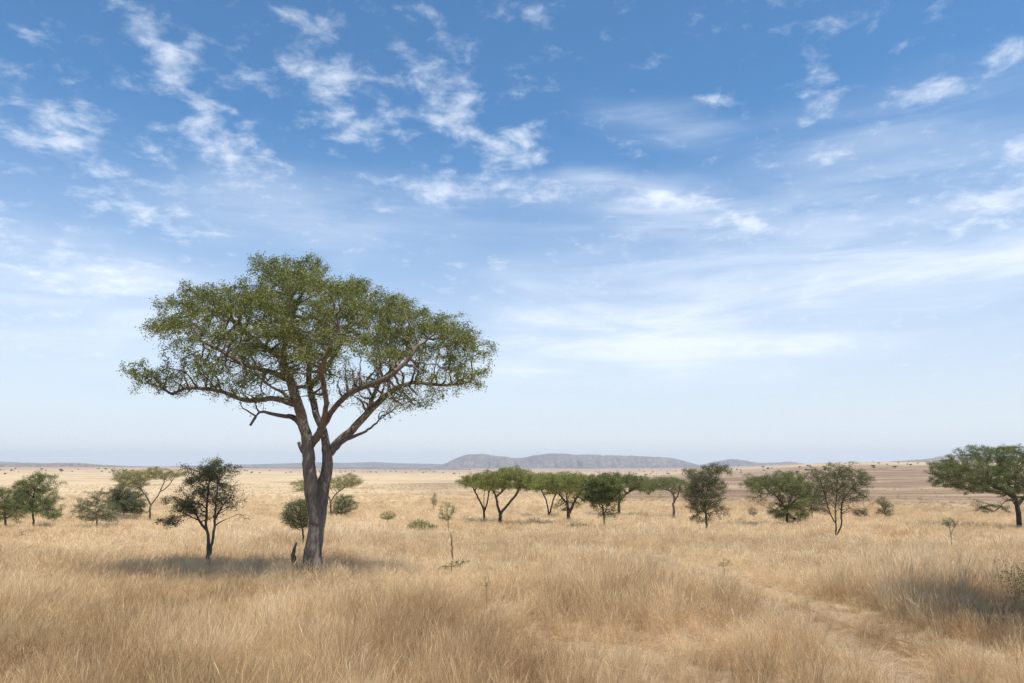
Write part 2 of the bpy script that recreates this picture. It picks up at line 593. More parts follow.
T('thorn_tree', (209, 559), [[(208, 540), (206, 525), (207, 505), (209, 485), (210, 470)], [(209, 556), (213, 540), (215, 522), (216, 500), (218, 478)],
   [(206, 530), (199, 520, .1), (192, 505, .2), (184, 500, .2)], [(215, 520), (224, 505, -.2), (232, 498, -.3)]],
  [(207, 468, 12, 8), (221, 471, 7, 5), (211, 478, 16, 11), (200, 488, 14, 9), (187, 503, 15, 8), (177, 515, 9, 9), (192, 514, 14, 5, .5), (218, 494, 20, 16, .35), (230, 505, 12, 20, .1), (205, 505, 14, 12, .25)],
  'dark', 'dark leafy thorn tree with twin stems and bare twigs, left of the tallest tree', R=.075, rt=.0042, step=.11, kill=.12, nattr=1000, leaf=(.068, 8, .065, .8), seed=21, leafrad=2.4, jit=.25, bark='bark_grey', clump=64, csd=.17)
T('round_tree', (34, 526), [[(33, 515), (32, 500), (36, 488)], [(33, 512), (40, 505), (46, 508)]],
  [(38, 481, 13, 8), (29, 490, 13, 8), (36, 499, 17, 12), (49, 513, 11, 7, .8), (24, 503, 9, 9)], 'green',
  'bushy green tree with one thin trunk, second from the left edge', seed=22, leaf=(.095, 9, .16, .7), bark='bark_dark')
T('round_tree', (6, 528), [[(5, 515), (4, 500)]], [(5, 499, 12, 12), (13, 510, 9, 9), (-7, 504, 14, 15), (4, 518, 9, 5, .7)], 'green',
  'dark round tree cut by the left edge of the view', seed=23, leaf=(.09, 8, .16, .7))
T('thorn_bush', (97, 526), [[(97, 518), (96, 508), (97, 496)]], [(96, 511, 18, 10, .8), (97, 497, 6, 6, .8), (84, 506, 8, 7, .7), (109, 515, 9, 7, .7), (88, 519, 7, 5, .6)], 'grey',
  'ragged grey green bush standing alone between two left groups of trees', 'bush', seed=24, R=.06, leaf=(.085, 6, .11, .7))
T('round_bush', (124, 517), [[(124, 508), (125, 495)]], [(125, 498, 14, 14), (134, 507, 10, 8), (118, 504, 9, 8)], 'grey',
  'round grey green bush under the left end of a flat topped tree', 'bush', seed=25, R=.07, leaf=(.12, 8, .17, .7))
T('umbrella_acacia', (150, 520), [[(150, 510), (151, 505), (158, 495, .3), (163, 485, .4), (165, 478)], [(151, 505), (146, 496, -.3), (140, 488, -.4), (136, 480)], [(160, 492), (168, 486), (174, 478)]],
  [(150, 474, 30, 5), (130, 478, 14, 6), (170, 473, 13, 5), (135, 484, 12, 4, .6)], 'acacia_dry',
  'flat topped acacia with a forked bare trunk beside a round grey bush', seed=26, R=.10, nattr=620, leaf=(.11, 10, .15, .45), group=GA, bark='bark_grey', thr=.3)
T('umbrella_acacia', (331, 514), [[(331, 505), (328, 496), (318, 490), (306, 487)], [(330, 502), (336, 494), (344, 488)]],
  [(345, 481, 15, 7), (350, 484, 10, 5), (301, 487, 10, 5), (322, 483, 20, 6)], 'acacia_dry',
  'pale yellow green acacia half hidden behind the trunk of the tallest tree', seed=27, nattr=560, leaf=(.11, 9, .15, .5), group=GA, bark='bark_grey')
T('round_bush', (303, 546), [[(303, 535), (301, 522), (300, 512)]], [(298, 512, 15, 11), (300, 523, 11, 7), (290, 518, 8, 7), (308, 508, 9, 9)], 'grey',
  'leafy grey green sapling close behind the tall trunk on its left side', 'sapling', seed=28, R=.05, rt=.005, step=.13, kill=.14, nattr=900, leaf=(.085, 14, .10, .7))
T('round_bush', (342, 517), [[(342, 510), (344, 500)], [(341, 514), (336, 510)]], [(346, 503, 9, 9), (335, 511, 6, 4, .5), (342, 509, 8, 5, .6)], 'grey',
  'small dense bush just to the right of the tall trunk', 'bush', seed=29, R=.06, nattr=260, leaf=(.10, 8, .14, .7))
T('sapling', (388, 526), [[(388, 519)]], [(388, 516, 8, 4)], 'olive', 'knee high bushy sapling alone in pale grass, nearer the tall tree', 'sapling', seed=30, R=.03, rt=.006, step=.11, kill=.13, nattr=120, leaf=(.085, 8, .09, .7), fade_trunk=.3)
T('sapling', (434, 511), [[(434, 503), (434, 496)]], [(434, 500, 3.5, 7)], 'grey', 'narrow upright sapling behind an open branched one', 'sapling', seed=31, R=.05, rt=.008, step=.16, kill=.18, nattr=90, leaf=(.12, 8, .12, .9), fade_trunk=.1)
T('sapling', (448, 531), [[(448, 520), (447, 508)], [(448, 520), (442, 513)], [(448, 519), (453, 512)]], [(447, 512, 9, 9, .7), (442, 516, 5, 4, .7), (454, 510, 5, 4, .7)], 'olive', 'thin open branched sapling behind a dead stick', 'sapling', seed=32, R=.03, rt=.006, step=.12, kill=.14, nattr=150, leaf=(.085, 8, .09, .8))
T('low_shrub', (422, 531), [[(421, 528)], [(421, 530), (412, 527)], [(421, 530), (431, 528)]], [(421, 526, 13, 4), (419, 523, 8, 3), (432, 528, 5, 3), (411, 529, 5, 3)], 'olive', 'low mound of green shrub spreading over the grass', 'shrub', seed=33, R=.04, rt=.007, step=.13, kill=.15, nattr=320, leaf=(.09, 8, .11, .7), fade_trunk=.05)
T('umbrella_acacia', (484, 521), [[(484, 512), (481, 504), (477, 495), (473, 488)], [(484, 512), (487, 503), (489, 493)], [(484, 510), (484, 496, .4)]],
  [(487, 482, 20, 7), (468, 481, 12, 4, .7), (478, 478, 16, 4)], 'acacia', 'flat topped acacia with three thin forked stems, leftmost of the middle group', seed=34, leaf=(.12, 10, .15, .5), group=GA, nattr=640, thr=.28)
T('umbrella_acacia', (500, 523), [[(500, 515), (498, 507), (496, 498), (493, 490), (490, 484)], [(500, 514), (506, 507), (513, 498), (518, 490), (524, 484)], [(496, 497), (503, 491), (508, 486)]],
  [(508, 476, 28, 6), (500, 483, 25, 6), (528, 484, 20, 6), (512, 472, 14, 4)], 'acacia', 'flat topped acacia with a thick V shaped trunk, second in the middle group', seed=35, R=.14, leaf=(.13, 11, .16, .5), group=GA, nattr=800, thr=.26)
T('umbrella_acacia', (549, 516), [[(548, 508), (546, 500), (543, 493), (540, 487)], [(550, 514), (552, 505), (555, 496), (560, 487)]],
  [(545, 482, 27, 7), (560, 479, 17, 6), (546, 476, 13, 3)], 'acacia', 'flat topped acacia on two parallel stems, between a V trunk and a dense bushy trunk', seed=36, leaf=(.13, 10, .17, .5), group=GA, nattr=720, thr=.28)
T('umbrella_acacia', (569, 523), [[(568, 512), (567, 500), (565, 490)], [(569, 514), (573, 505), (578, 496), (583, 488)], [(568, 505), (560, 495), (555, 489)]],
  [(572, 481, 24, 7), (566, 488, 20, 7), (576, 500, 11, 8, .25), (561, 508, 6, 4, .3)], 'acacia', 'flat topped acacia with twiggy lower branches round its dark trunk', seed=37, R=.15, leaf=(.13, 10, .16, .55), group=GA, nattr=820, thr=.28)
T('round_tree', (604, 528), [[(604, 517), (602, 507), (601, 495)], [(604, 515), (608, 505)]],
  [(603, 486, 17, 9), (598, 496, 13, 9), (610, 493, 10, 9), (607, 509, 11, 9, .15)], 'green', 'dense dark green bushy tree in front of the flat topped acacias', seed=38, R=.08, leaf=(.11, 11, .14, .65), nattr=700)
T('umbrella_acacia', (619, 514), [[(619, 505), (620, 497), (617, 490)], [(620, 500), (626, 494), (634, 489), (640, 486)]],
  [(618, 479, 20, 6), (632, 481, 20, 6), (645, 487, 16, 5), (610, 486, 16, 6)], 'green', 'green domed acacia leaning to the right behind a dark bushy tree', seed=39, R=.14, leaf=(.14, 11, .17, .55), group=GA, nattr=760, thr=.3)
T('umbrella_acacia', (674, 516), [[(674, 508), (673, 504), (677, 497), (679, 490), (680, 486)], [(674, 504), (674, 496), (670, 491), (661, 488)]],
  [(672, 483, 18, 5), (656, 485, 13, 4), (684, 487, 12, 6), (665, 480, 10, 3)], 'green', 'acacia with a crooked pale trunk and thin crown, right end of the row', seed=40, R=.12, leaf=(.12, 8, .16, .5), group=GA, bark='bark_grey', nattr=560, thr=.3)
T('thorn_tree', (707, 531), [[(706, 518), (706, 500), (709, 482), (715, 470)], [(706, 500), (699, 488)], [(706, 512), (698, 512)]],
  [(716, 470, 13, 6), (700, 476, 16, 7), (706, 487, 17, 11), (698, 501, 14, 11, .8), (712, 505, 13, 11, .6), (700, 517, 8, 6, .5), (722, 514, 5, 7, .15)], 'dark', 'tall dark ragged tree with foliage almost down to the grass', seed=41, R=.09, rt=.007, step=.17, kill=.18, leaf=(.10, 9, .12, .8), nattr=1000)
T('spreading_tree', (787, 525), [[(787, 516), (788, 506), (792, 494)], [(787, 512), (780, 500), (770, 492)], [(787, 510), (795, 500)]],
  [(765, 483, 21, 6), (785, 481, 18, 8), (797, 492, 14, 12), (791, 510, 13, 12), (760, 491, 15, 5, .35), (758, 501, 7, 5, .3), (772, 514, 4, 3, .8), (805, 500, 8, 7, .3)], 'green', 'wide lopsided green tree drooping on its left side', seed=42, R=.14, leaf=(.12, 10, .15, .65), nattr=1000)
T('sapling', (754, 521), [[(754, 515)]], [(753, 512, 5, 4)], 'brown', 'tiny brown sapling under the lopsided green tree', 'sapling', seed=43, R=.035, rt=.008, step=.16, kill=.18, nattr=70, leaf=(.11, 8, .12, .7))
T('thorn_bush', (812, 519), [[(812, 508), (811, 495)]], [(808, 490, 11, 8, .7), (815, 498, 9, 7, .6), (818, 508, 8, 6, .3), (806, 507, 7, 6, .3)], 'brown', 'brown twiggy bush in the gap behind two taller trees', 'bush', seed=44, R=.06, nattr=420, leaf=(.11, 7, .14, .7))
T('thorn_tree', (836, 538), [[(836, 525), (835, 510), (837, 490), (838, 475)], [(837, 535), (841, 525), (842, 505), (845, 488)], [(836, 524), (829, 510, .1), (825, 495), (821, 482)], [(842, 500), (850, 490), (857, 482)]],
  [(838, 471, 11, 7), (858, 478, 12, 7), (820, 477, 8, 7, .8), (840, 484, 20, 9, .9), (836, 496, 18, 9, .6), (853, 493, 12, 8, .5), (826, 508, 10, 8, .1), (850, 508, 9, 7, .08)], 'dark', 'twiggy dark tree on three slender stems, right of the lopsided green tree', seed=45, R=.075, rt=.005, step=.13, kill=.14, nattr=1150, leaf=(.08, 6, .09, .75), jit=.22)
T('thorn_bush', (862, 517), [[(862, 514)]], [(861, 513, 6, 4)], 'brown', 'small dark brown bush left of an upright green bush', 'bush', seed=46, R=.05, rt=.01, step=.2, kill=.22, nattr=110, leaf=(.085, 6, .14, .7), fade_trunk=.1)
T('round_bush', (885, 517), [[(885, 508)]], [(885, 509, 6, 7), (883, 503, 3.5, 5)], 'green', 'upright dark green bush standing alone on the pale plain', 'bush', seed=47, R=.06, rt=.01, step=.2, kill=.22, nattr=170, leaf=(.08, 6, .12, .8), fade_trunk=.05)
T('umbrella_acacia', (1019, 527), [[(1018, 510), (1014, 495), (1008, 482), (1003, 474)], [(1016, 500), (1005, 492), (992, 486), (980, 482)], [(1018, 508), (1010, 500), (1003, 503), (997, 509), (992, 512)], [(1018, 505), (1027, 492), (1036, 480)], [(1014, 495), (1016, 478)]],
  [(995, 454, 26, 8), (1018, 453, 35, 9), (963, 469, 26, 8), (1000, 470, 38, 13), (1048, 466, 32, 15), (970, 482, 25, 8, .8), (948, 464, 13, 5), (985, 478, 34, 13), (1040, 484, 30, 12, .8), (1005, 490, 26, 8, .8), (962, 478, 16, 8, .8), (990, 511, 7, 5, .7), (985, 502, 9, 3, .4), (1000, 486, 22, 8, .6)], 'green', 'large spreading acacia with a thick dark trunk at the right edge', seed=48, R=.19, rt=.008, step=.2, kill=.23, leaf=(.11, 10, .13, .55), nattr=2900, group=None, thr=.28)
T('sapling', (951, 545), [[(951, 535), (949, 526)], [(951, 534), (955, 526)]], [(950, 523, 8, 5, .7)], 'grey', 'spindly sapling with a few leaves in front of the large right acacia', 'sapling', seed=49, R=.022, rt=.005, step=.10, kill=.12, nattr=130, leaf=(.065, 8, .07, .8))
T('leafy_weed', (578, 529), [[(577, 526)], [(578, 528), (583, 525)], [(578, 528), (572, 526)]], [(577, 525, 8, 3, .7), (586, 526, 3, 2, .6)], 'grey', 'low spray of pale green weed in front of the middle acacias', 'weed', seed=50, R=.015, rt=.005, step=.1, kill=.11, nattr=60, leaf=(.08, 4, .07, .8), fade_trunk=.05)
T('leafy_weed', (451, 569), [[(452, 565)], [(452, 567), (462, 563)], [(452, 567), (444, 566)]], [(463, 562, 8, 3), (456, 565, 8, 3, .7), (445, 568, 5, 3, .7), (440, 571, 2, 2)], 'green', 'sprig of bright green weed in the grass near a dead stick', 'weed', seed=51, R=.010, rt=.003, step=.05, kill=.055, nattr=130, leaf=(.035, 2, .03, .8), fade_trunk=.03)
T('leafy_weed', (487, 592), [[(486, 583), (485, 578)], [(486, 585), (489, 579)]], [(486, 582, 5, 6, .7)], 'olive', 'olive green weed standing in a tall clump of straw', 'weed', seed=52, R=.008, rt=.002, step=.05, kill=.055, nattr=70, leaf=(.03, 4, .025, 1), fade_trunk=.1)
T('leafy_weed', (725, 569), [[(724, 566), (724, 562)], [(724, 567), (719, 563)], [(724, 567), (729, 562)]], [(724, 562, 5, 5), (720, 565, 4, 3), (729, 565, 4, 3)], 'grey', 'thin grey green weed beside the vehicle track', 'weed', seed=53, R=.006, rt=.0016, step=.05, kill=.055, nattr=80, leaf=(.03, 3, .035, .9), fade_trunk=.05, bark='bark_grey')
T('thorn_tree', (1092, 628), [[(1094, 560), (1100, 480), (1108, 400), (1120, 300), (1130, 220)], [(1102, 440), (1110, 360, -.2), (1124, 280, -.3), (1134, 220, -.3)], [(1110, 380), (1150, 300), (1170, 240)], [(1092, 612), (1066, 600, .1), (1044, 588, .1), (1026, 576, .1)], [(1066, 600), (1046, 602, -.2), (1026, 598, -.3)]],
  [(1140, 220, 34, 40), (1176, 190, 50, 50), (1226, 230, 45, 45), (1166, 280, 50, 30), (1206, 160, 50, 40), (1148, 160, 40, 30), (1036, 584, 12, 10, .7), (1030, 598, 10, 5, .7), (1058, 590, 16, 14, .6)], 'dark', 'dark thorny shoots of a tree poking in at the right edge above the track', 'tree', seed=54, merge=True, depth=.7, R=.11, rt=.003, step=.15, kill=.17, nattr=1500, leaf=(.05, 15, .10, .8), fade_trunk=.02)



# ---------------- dead wood
def dead(name, base, stems, R, rt, label, cat, seed, step=.05, sink=.1, bark='bark_dark', sides=7):
    B = hit(*base); r = np.random.default_rng(seed); sk = Skel(seed); first = True
    for st in stems:
        poly = [pix(q[0], q[1], B[1] + (q[2] if len(q) > 2 else 0)) for q in st]
        if first: poly[0] = B - np.array([0, 0, sink]); first = False
        sk.stem(poly, step, step * .2)
    sk.radii(R, rt)
    P = np.array(sk.pos); n0 = len(P)
    main = [i for i in range(n0)]
    V, Fc = [], []
    for c, br in sk.chains():
        if len(c) < 2: continue
        t = np.linspace(0, 1, len(c))
        rr = (R if not br else R * .5) * (1 - t) ** .7 + rt
        if br: rr[0] = rr[1]
        tube(V, Fc, P[c] - B, rr, sides, .12, ph=seed)
    o = mesh_from(name, V, Fc, mat=M[bark], loc=B)
    return tag(o, label, cat)


dead('dead_stump', (295, 570), [[(295, 573), (294, 562), (294, 552), (297, 542)]], .10, .02, 'dark snapped stump standing in grass at the foot of the tallest tree', 'stump', 61, step=.09)
dead('dead_stick', (453, 558), [[(453, 560), (452, 548), (451, 532)]], .03, .008, 'thin dead upright stick in front of an open branched sapling', 'stick', 62)
dead('fallen_branch', (22, 537), [[(16, 540), (22, 533, .2), (28, 530, .3)], [(22, 534), (30, 536, -.2)], [(22, 533, .2), (19, 529, .3)], [(18, 536), (12, 533, .2)]], .03, .008, 'bare fallen branch lying in grass below the two left trees', 'branch', 63, sink=.0, bark='bark_grey')

# ------------------------------------------------------------------ ground
def poly_dist(x, y, pts):
    best = np.full(np.shape(x), 1e9)
    for a, b in zip(pts[:-1], pts[1:]):
        ab = b - a; L = (ab ** 2).sum()
        t = np.clip(((x - a[0]) * ab[0] + (y - a[1]) * ab[1]) / L, 0, 1)
        best = np.minimum(best, np.hypot(x - a[0] - t * ab[0], y - a[1] - t * ab[1]))
    return best


def smooth_line(pts, n=8):
    pts = np.array(pts); out = []
    P = np.vstack([2 * pts[0] - pts[1], pts, 2 * pts[-1] - pts[-2]])
    for i in range(1, len(P) - 2):
        for t in np.arange(n) / n:
            out.append(.5 * ((2 * P[i]) + (-P[i - 1] + P[i + 1]) * t + (2 * P[i - 1] - 5 * P[i] + 4 * P[i + 1] - P[i + 2]) * t ** 2 + (-P[i - 1] + 3 * P[i] - 3 * P[i + 1] + P[i + 2]) * t ** 3))
    out.append(pts[-1])
    return np.array(out)


RUT_A = smooth_line([hit(u, v, .08)[:2] for u, v in [(975, 720), (915, 683), (858, 648), (805, 620), (765, 600), (725, 583), (680, 569), (640, 556), (610, 548)]])
RUT_B = smooth_line([hit(u, v, .08)[:2] for u, v in [(1150, 705), (1060, 674), (985, 652), (925, 637), (870, 624), (815, 603), (775, 589), (725, 572), (680, 560), (640, 550)]])


def near_r(u, v): return hit(u, v, .2)[:2]


def blob_w(x, y, u, v, rx, ry):
    c = near_r(u, v)
    return np.exp(-((x - c[0]) / rx) ** 2 - ((y - c[1]) / ry) ** 2)


def grass_height(x, y):
    d = np.hypot(x, y)
    h = .50 + (fbm(x / 2.6, y / 2.6, 31, 4) - .5) * .62 + (fbm(x / 11., y / 11., 37, 2) - .5) * .25
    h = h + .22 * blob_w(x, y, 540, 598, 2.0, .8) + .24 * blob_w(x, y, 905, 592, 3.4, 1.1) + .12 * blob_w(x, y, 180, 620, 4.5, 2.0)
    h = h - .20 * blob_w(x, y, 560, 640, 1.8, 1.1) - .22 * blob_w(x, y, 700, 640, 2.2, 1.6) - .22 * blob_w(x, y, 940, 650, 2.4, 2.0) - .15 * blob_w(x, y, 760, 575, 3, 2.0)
    ra = poly_dist(x, y, RUT_A); rb = poly_dist(x, y, RUT_B)
    m = np.minimum(ra, rb)
    h = h * (.19 + .81 * sstep(.28, 1.15, m + (fbm(x * 1.7, y * 1.7, 41, 2) - .5) * .5))
    return np.clip(h, .07, .95)


def dark_bands(X, Yv):
    """bands of darker brown colour across the plain"""
    d = np.hypot(X, Yv); az = np.degrees(np.arctan2(X, Yv))
    nz = fbm(X / 170., Yv / 420., 51, 4)
    dark = sstep(2, 12, az + (nz - .5) * 22) * sstep(150, 260, d + (nz - .5) * 130) * sstep(1500, 800, d + (nz - .5) * 700)
    dark2 = sstep(-12, -4, az + (nz - .5) * 10) * sstep(14, 4, az) * sstep(210, 300, d) * sstep(760, 520, d) * (.55 + .6 * sstep(.45, .65, nz))
    streak = sstep(.56, .70, fbm(X / 70., Yv / 30., 55, 3)) * sstep(90, 200, d) * .5 * sstep(2500, 1200, d)
    return np.clip(np.maximum(np.maximum(dark, dark2), streak), 0, 1)


def build_ground():
    rads = np.concatenate([np.linspace(0.6, 30, 130), np.exp(np.linspace(math.log(30.6), math.log(9200), 240))])
    azs = np.radians(np.unique(np.concatenate([np.linspace(-45, 45, 301), np.linspace(45, 180, 55), np.linspace(-180, -45, 55)])))[:-1]
    Rg, Ag = np.meshgrid(rads, azs, indexing='ij')
    X = Rg * np.sin(Ag); Yv = Rg * np.cos(Ag)
    Z = ground_z(X, Yv)
    dr = np.minimum(poly_dist(X, Yv, RUT_A), poly_dist(X, Yv, RUT_B))
    Z = Z - .06 * sstep(.5, .15, dr)
    dark = dark_bands(X, Yv)
    nr, na = X.shape
    V = np.stack([X, Yv, Z], -1).reshape(-1, 3)
    i = np.arange(nr - 1)[:, None]; j = np.arange(na)[None]
    j2 = (j + 1) % na
    Fq = np.stack([i * na + j, (i + 1) * na + j, (i + 1) * na + j2, i * na + j2], -1).reshape(-1, 4)
    Fq = Fq[:, ::-1]
    V = np.vstack([V, [[0, 0, float(ground_z(0, 0))]]])
    c = len(V) - 1
    loops = np.concatenate([Fq.ravel(), np.stack([np.full(na, c), np.arange(na), (np.arange(na) + 1) % na], -1)[:, ::-1].ravel()])
    sizes = np.concatenate([np.full(len(Fq), 4), np.full(na, 3)])
    att = np.concatenate([dark.ravel(), [0]])
    m, nt = new_mat('dry_grassland')
    g = nt.node("ShaderNodeTexCoord").outputs["Object"]
    n1 = nt.noise(g, .05, 5, .6); n2 = nt.noise(g, 1.6, 5, .65); n3 = nt.noise(g, .006, 4, .55)
    f = nt.math('ADD', nt.math('MULTIPLY', n1, .55), nt.math('MULTIPLY', n2, .45))
    straw = nt.ramp(f, [(.30, (.34, .24, .145)), (.5, (.47, .355, .215)), (.72, (.58, .46, .295))])
    brown = nt.ramp(f, [(.3, (.115, .073, .047)), (.7, (.225, .147, .095))])
    ms = nt.node("ShaderNodeMapping"); nt.inp(ms, "Vector", g); ms.inputs["Scale"].default_value = (.35, 1, 1)
    n4 = nt.noise(ms.outputs[0], .035, 6, .68)
    dk = nt.attr("dark").outputs["Fac"]
    dk = nt.math('MULTIPLY', dk, nt.maprange(n4, .34, .58, .40, .95))
    ps = nt.node("ShaderNodeNewGeometry").outputs["Position"]
    far = nt.maprange(nt.vmath('LENGTH', ps), 900, 2500)
    pink = nt.ramp(f, [(.3, (.27, .18, .115)), (.7, (.42, .30, .20))])
    col = nt.mix(far, straw, pink)
    litter = nt.ramp(n2, [(.3, (.19, .13, .08)), (.7, (.40, .30, .195))])
    col = nt.mix(nt.maprange(nt.vmath('LENGTH', ps), 70, 30), col, litter)
    col = nt.mix(dk, col, brown)
    d = nt.node("ShaderNodeBsdfPrincipled", i_Roughness=.95); d.inputs["Specular IOR Level"].default_value = .05
    nt.inp(d, "Base Color", col)
    b = nt.node("ShaderNodeBump"); b.inputs["Strength"].default_value = .7; b.inputs["Distance"].default_value = .25
    nt.inp(b, "Height", n2); nt.l.new(b.outputs[0], d.inputs["Normal"])
    finish(nt, d.outputs[0])
    o = mesh_from('ground', V, loops=loops, sizes=sizes, mat=m, attrs={'dark': ('FLOAT', att)})
    return tag(o, kind='structure')


build_ground()


def track():
    m, nt = new_mat('bare_soil')
    g = nt.node("ShaderNodeTexCoord").outputs["Object"]
    n = nt.noise(g, 6, 6, .7); n2 = nt.noise(g, 40, 3, .6)
    c = nt.ramp(nt.math('ADD', nt.math('MULTIPLY', n, .7), nt.math('MULTIPLY', n2, .3)), [(.3, (.15, .10, .065)), (.5, (.29, .205, .135)), (.7, (.42, .32, .215))])
    d = nt.node("ShaderNodeBsdfPrincipled", i_Roughness=.95); nt.inp(d, "Base Color", c)
    b = nt.node("ShaderNodeBump"); b.inputs["Strength"].default_value = .8; b.inputs["Distance"].default_value = .03
    nt.inp(b, "Height", n2); nt.l.new(b.outputs[0], d.inputs["Normal"])
    finish(nt, d.outputs[0])
    for k, L in enumerate((RUT_A, RUT_B)):
        t = np.gradient(L, axis=0); t /= np.linalg.norm(t, axis=1, keepdims=True)
        nrm = np.stack([-t[:, 1], t[:, 0]], 1)
        V = []; Fq = []
        for i in range(len(L)):
            for s in (-1, -.5, 0, .5, 1):
                w = .23 + .12 * (vnoise(i * .7, s * 3 + k * 9, 66) - .5)
                p = L[i] + nrm[i] * s * w
                V.append((p[0], p[1], float(ground_z(p[0], p[1])) - .045 + .012))
        for i in range(len(L) - 1):
            for j in range(4):
                a = i * 5 + j; Fq.append((a, a + 1, a + 6, a + 5))
        tag(mesh_from('track', V, Fq, mat=m), kind='structure')


track()

# ------------------------------------------------------------------ grass
def grass_mat():
    m, nt = new_mat('dry_grass')
    r = nt.attr("rnd").outputs["Fac"]; ti = nt.attr("tint", 'INSTANCER').outputs["Fac"]
    f = nt.math('ADD', nt.math('MULTIPLY', r, .45), nt.math('MULTIPLY', ti, .6))
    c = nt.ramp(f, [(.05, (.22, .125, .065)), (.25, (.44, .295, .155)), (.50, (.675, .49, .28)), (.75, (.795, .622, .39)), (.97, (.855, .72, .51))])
    gr = nt.attr("green", 'INSTANCER').outputs["Fac"]
    c = nt.mix(nt.math('MULTIPLY', gr, .8), c, (.24, .20, .07))
    d = nt.node("ShaderNodeBsdfDiffuse"); nt.inp(d, "Color", c)
    t = nt.node("ShaderNodeBsdfTranslucent"); nt.inp(t, "Color", c)
    mx = nt.node("ShaderNodeMixShader"); mx.inputs[0].default_value = .40
    nt.l.new(d.outputs[0], mx.inputs[1]); nt.l.new(t.outputs[0], mx.inputs[2])
    finish(nt, mx.outputs[0])
    return m


M['grass'] = grass_mat()


def tuft(name, col, seed, nb, rad, wid, heads=.5, lean=.22):
    r = np.random.default_rng(seed)
    V, Fq, rn = [], [], []
    for b in range(nb):
        a = r.uniform(0, 6.283); q = rad * math.sqrt(r.random())
        p0 = np.array([q * math.cos(a), q * math.sin(a), -.03])
        L = r.uniform(.55, 1.15)
        la = a + r.normal(0, 1.0); le = abs(r.normal(0, lean)) + .04
        bx = np.array([.07 + .05 * r.normal(), .02, 0])          # the wind's set
        out = np.array([math.cos(la), math.sin(la), 0])
        wa = r.uniform(0, 3.14); wv = np.array([math.cos(wa), math.sin(wa), 0])
        stalk = r.random() < heads
        ts = [0, .35, .7, 1.0] if not stalk else [0, .4, .74, .86, 1.0]
        ws = [.9, 1.0, .7, .12] if not stalk else [.55, .5, .45, 1.9, .25]
        base = len(V); rv = np.clip(r.normal(.5, .22), 0, 1)
        for t, w in zip(ts, ws):
            p = p0 + np.array([0, 0, L * (t - .25 * le * t * t)]) + out * L * le * t ** 1.8 + bx * L * t * t
            V.append(p - wv * wid * w * .5); V.append(p + wv * wid * w * .5)
            rn += [rv + (.12 if stalk and t > .8 else 0)] * 2
        for k in range(len(ts) - 1):
            Fq.append((base + 2 * k, base + 2 * k + 1, base + 2 * k + 3, base + 2 * k + 2))
    o = mesh_from(name, V, np.array(Fq), mat=M['grass'], attrs={'rnd': ('FLOAT', np.clip(rn, 0, 1))}, link=False)
    col.objects.link(o)
    return o


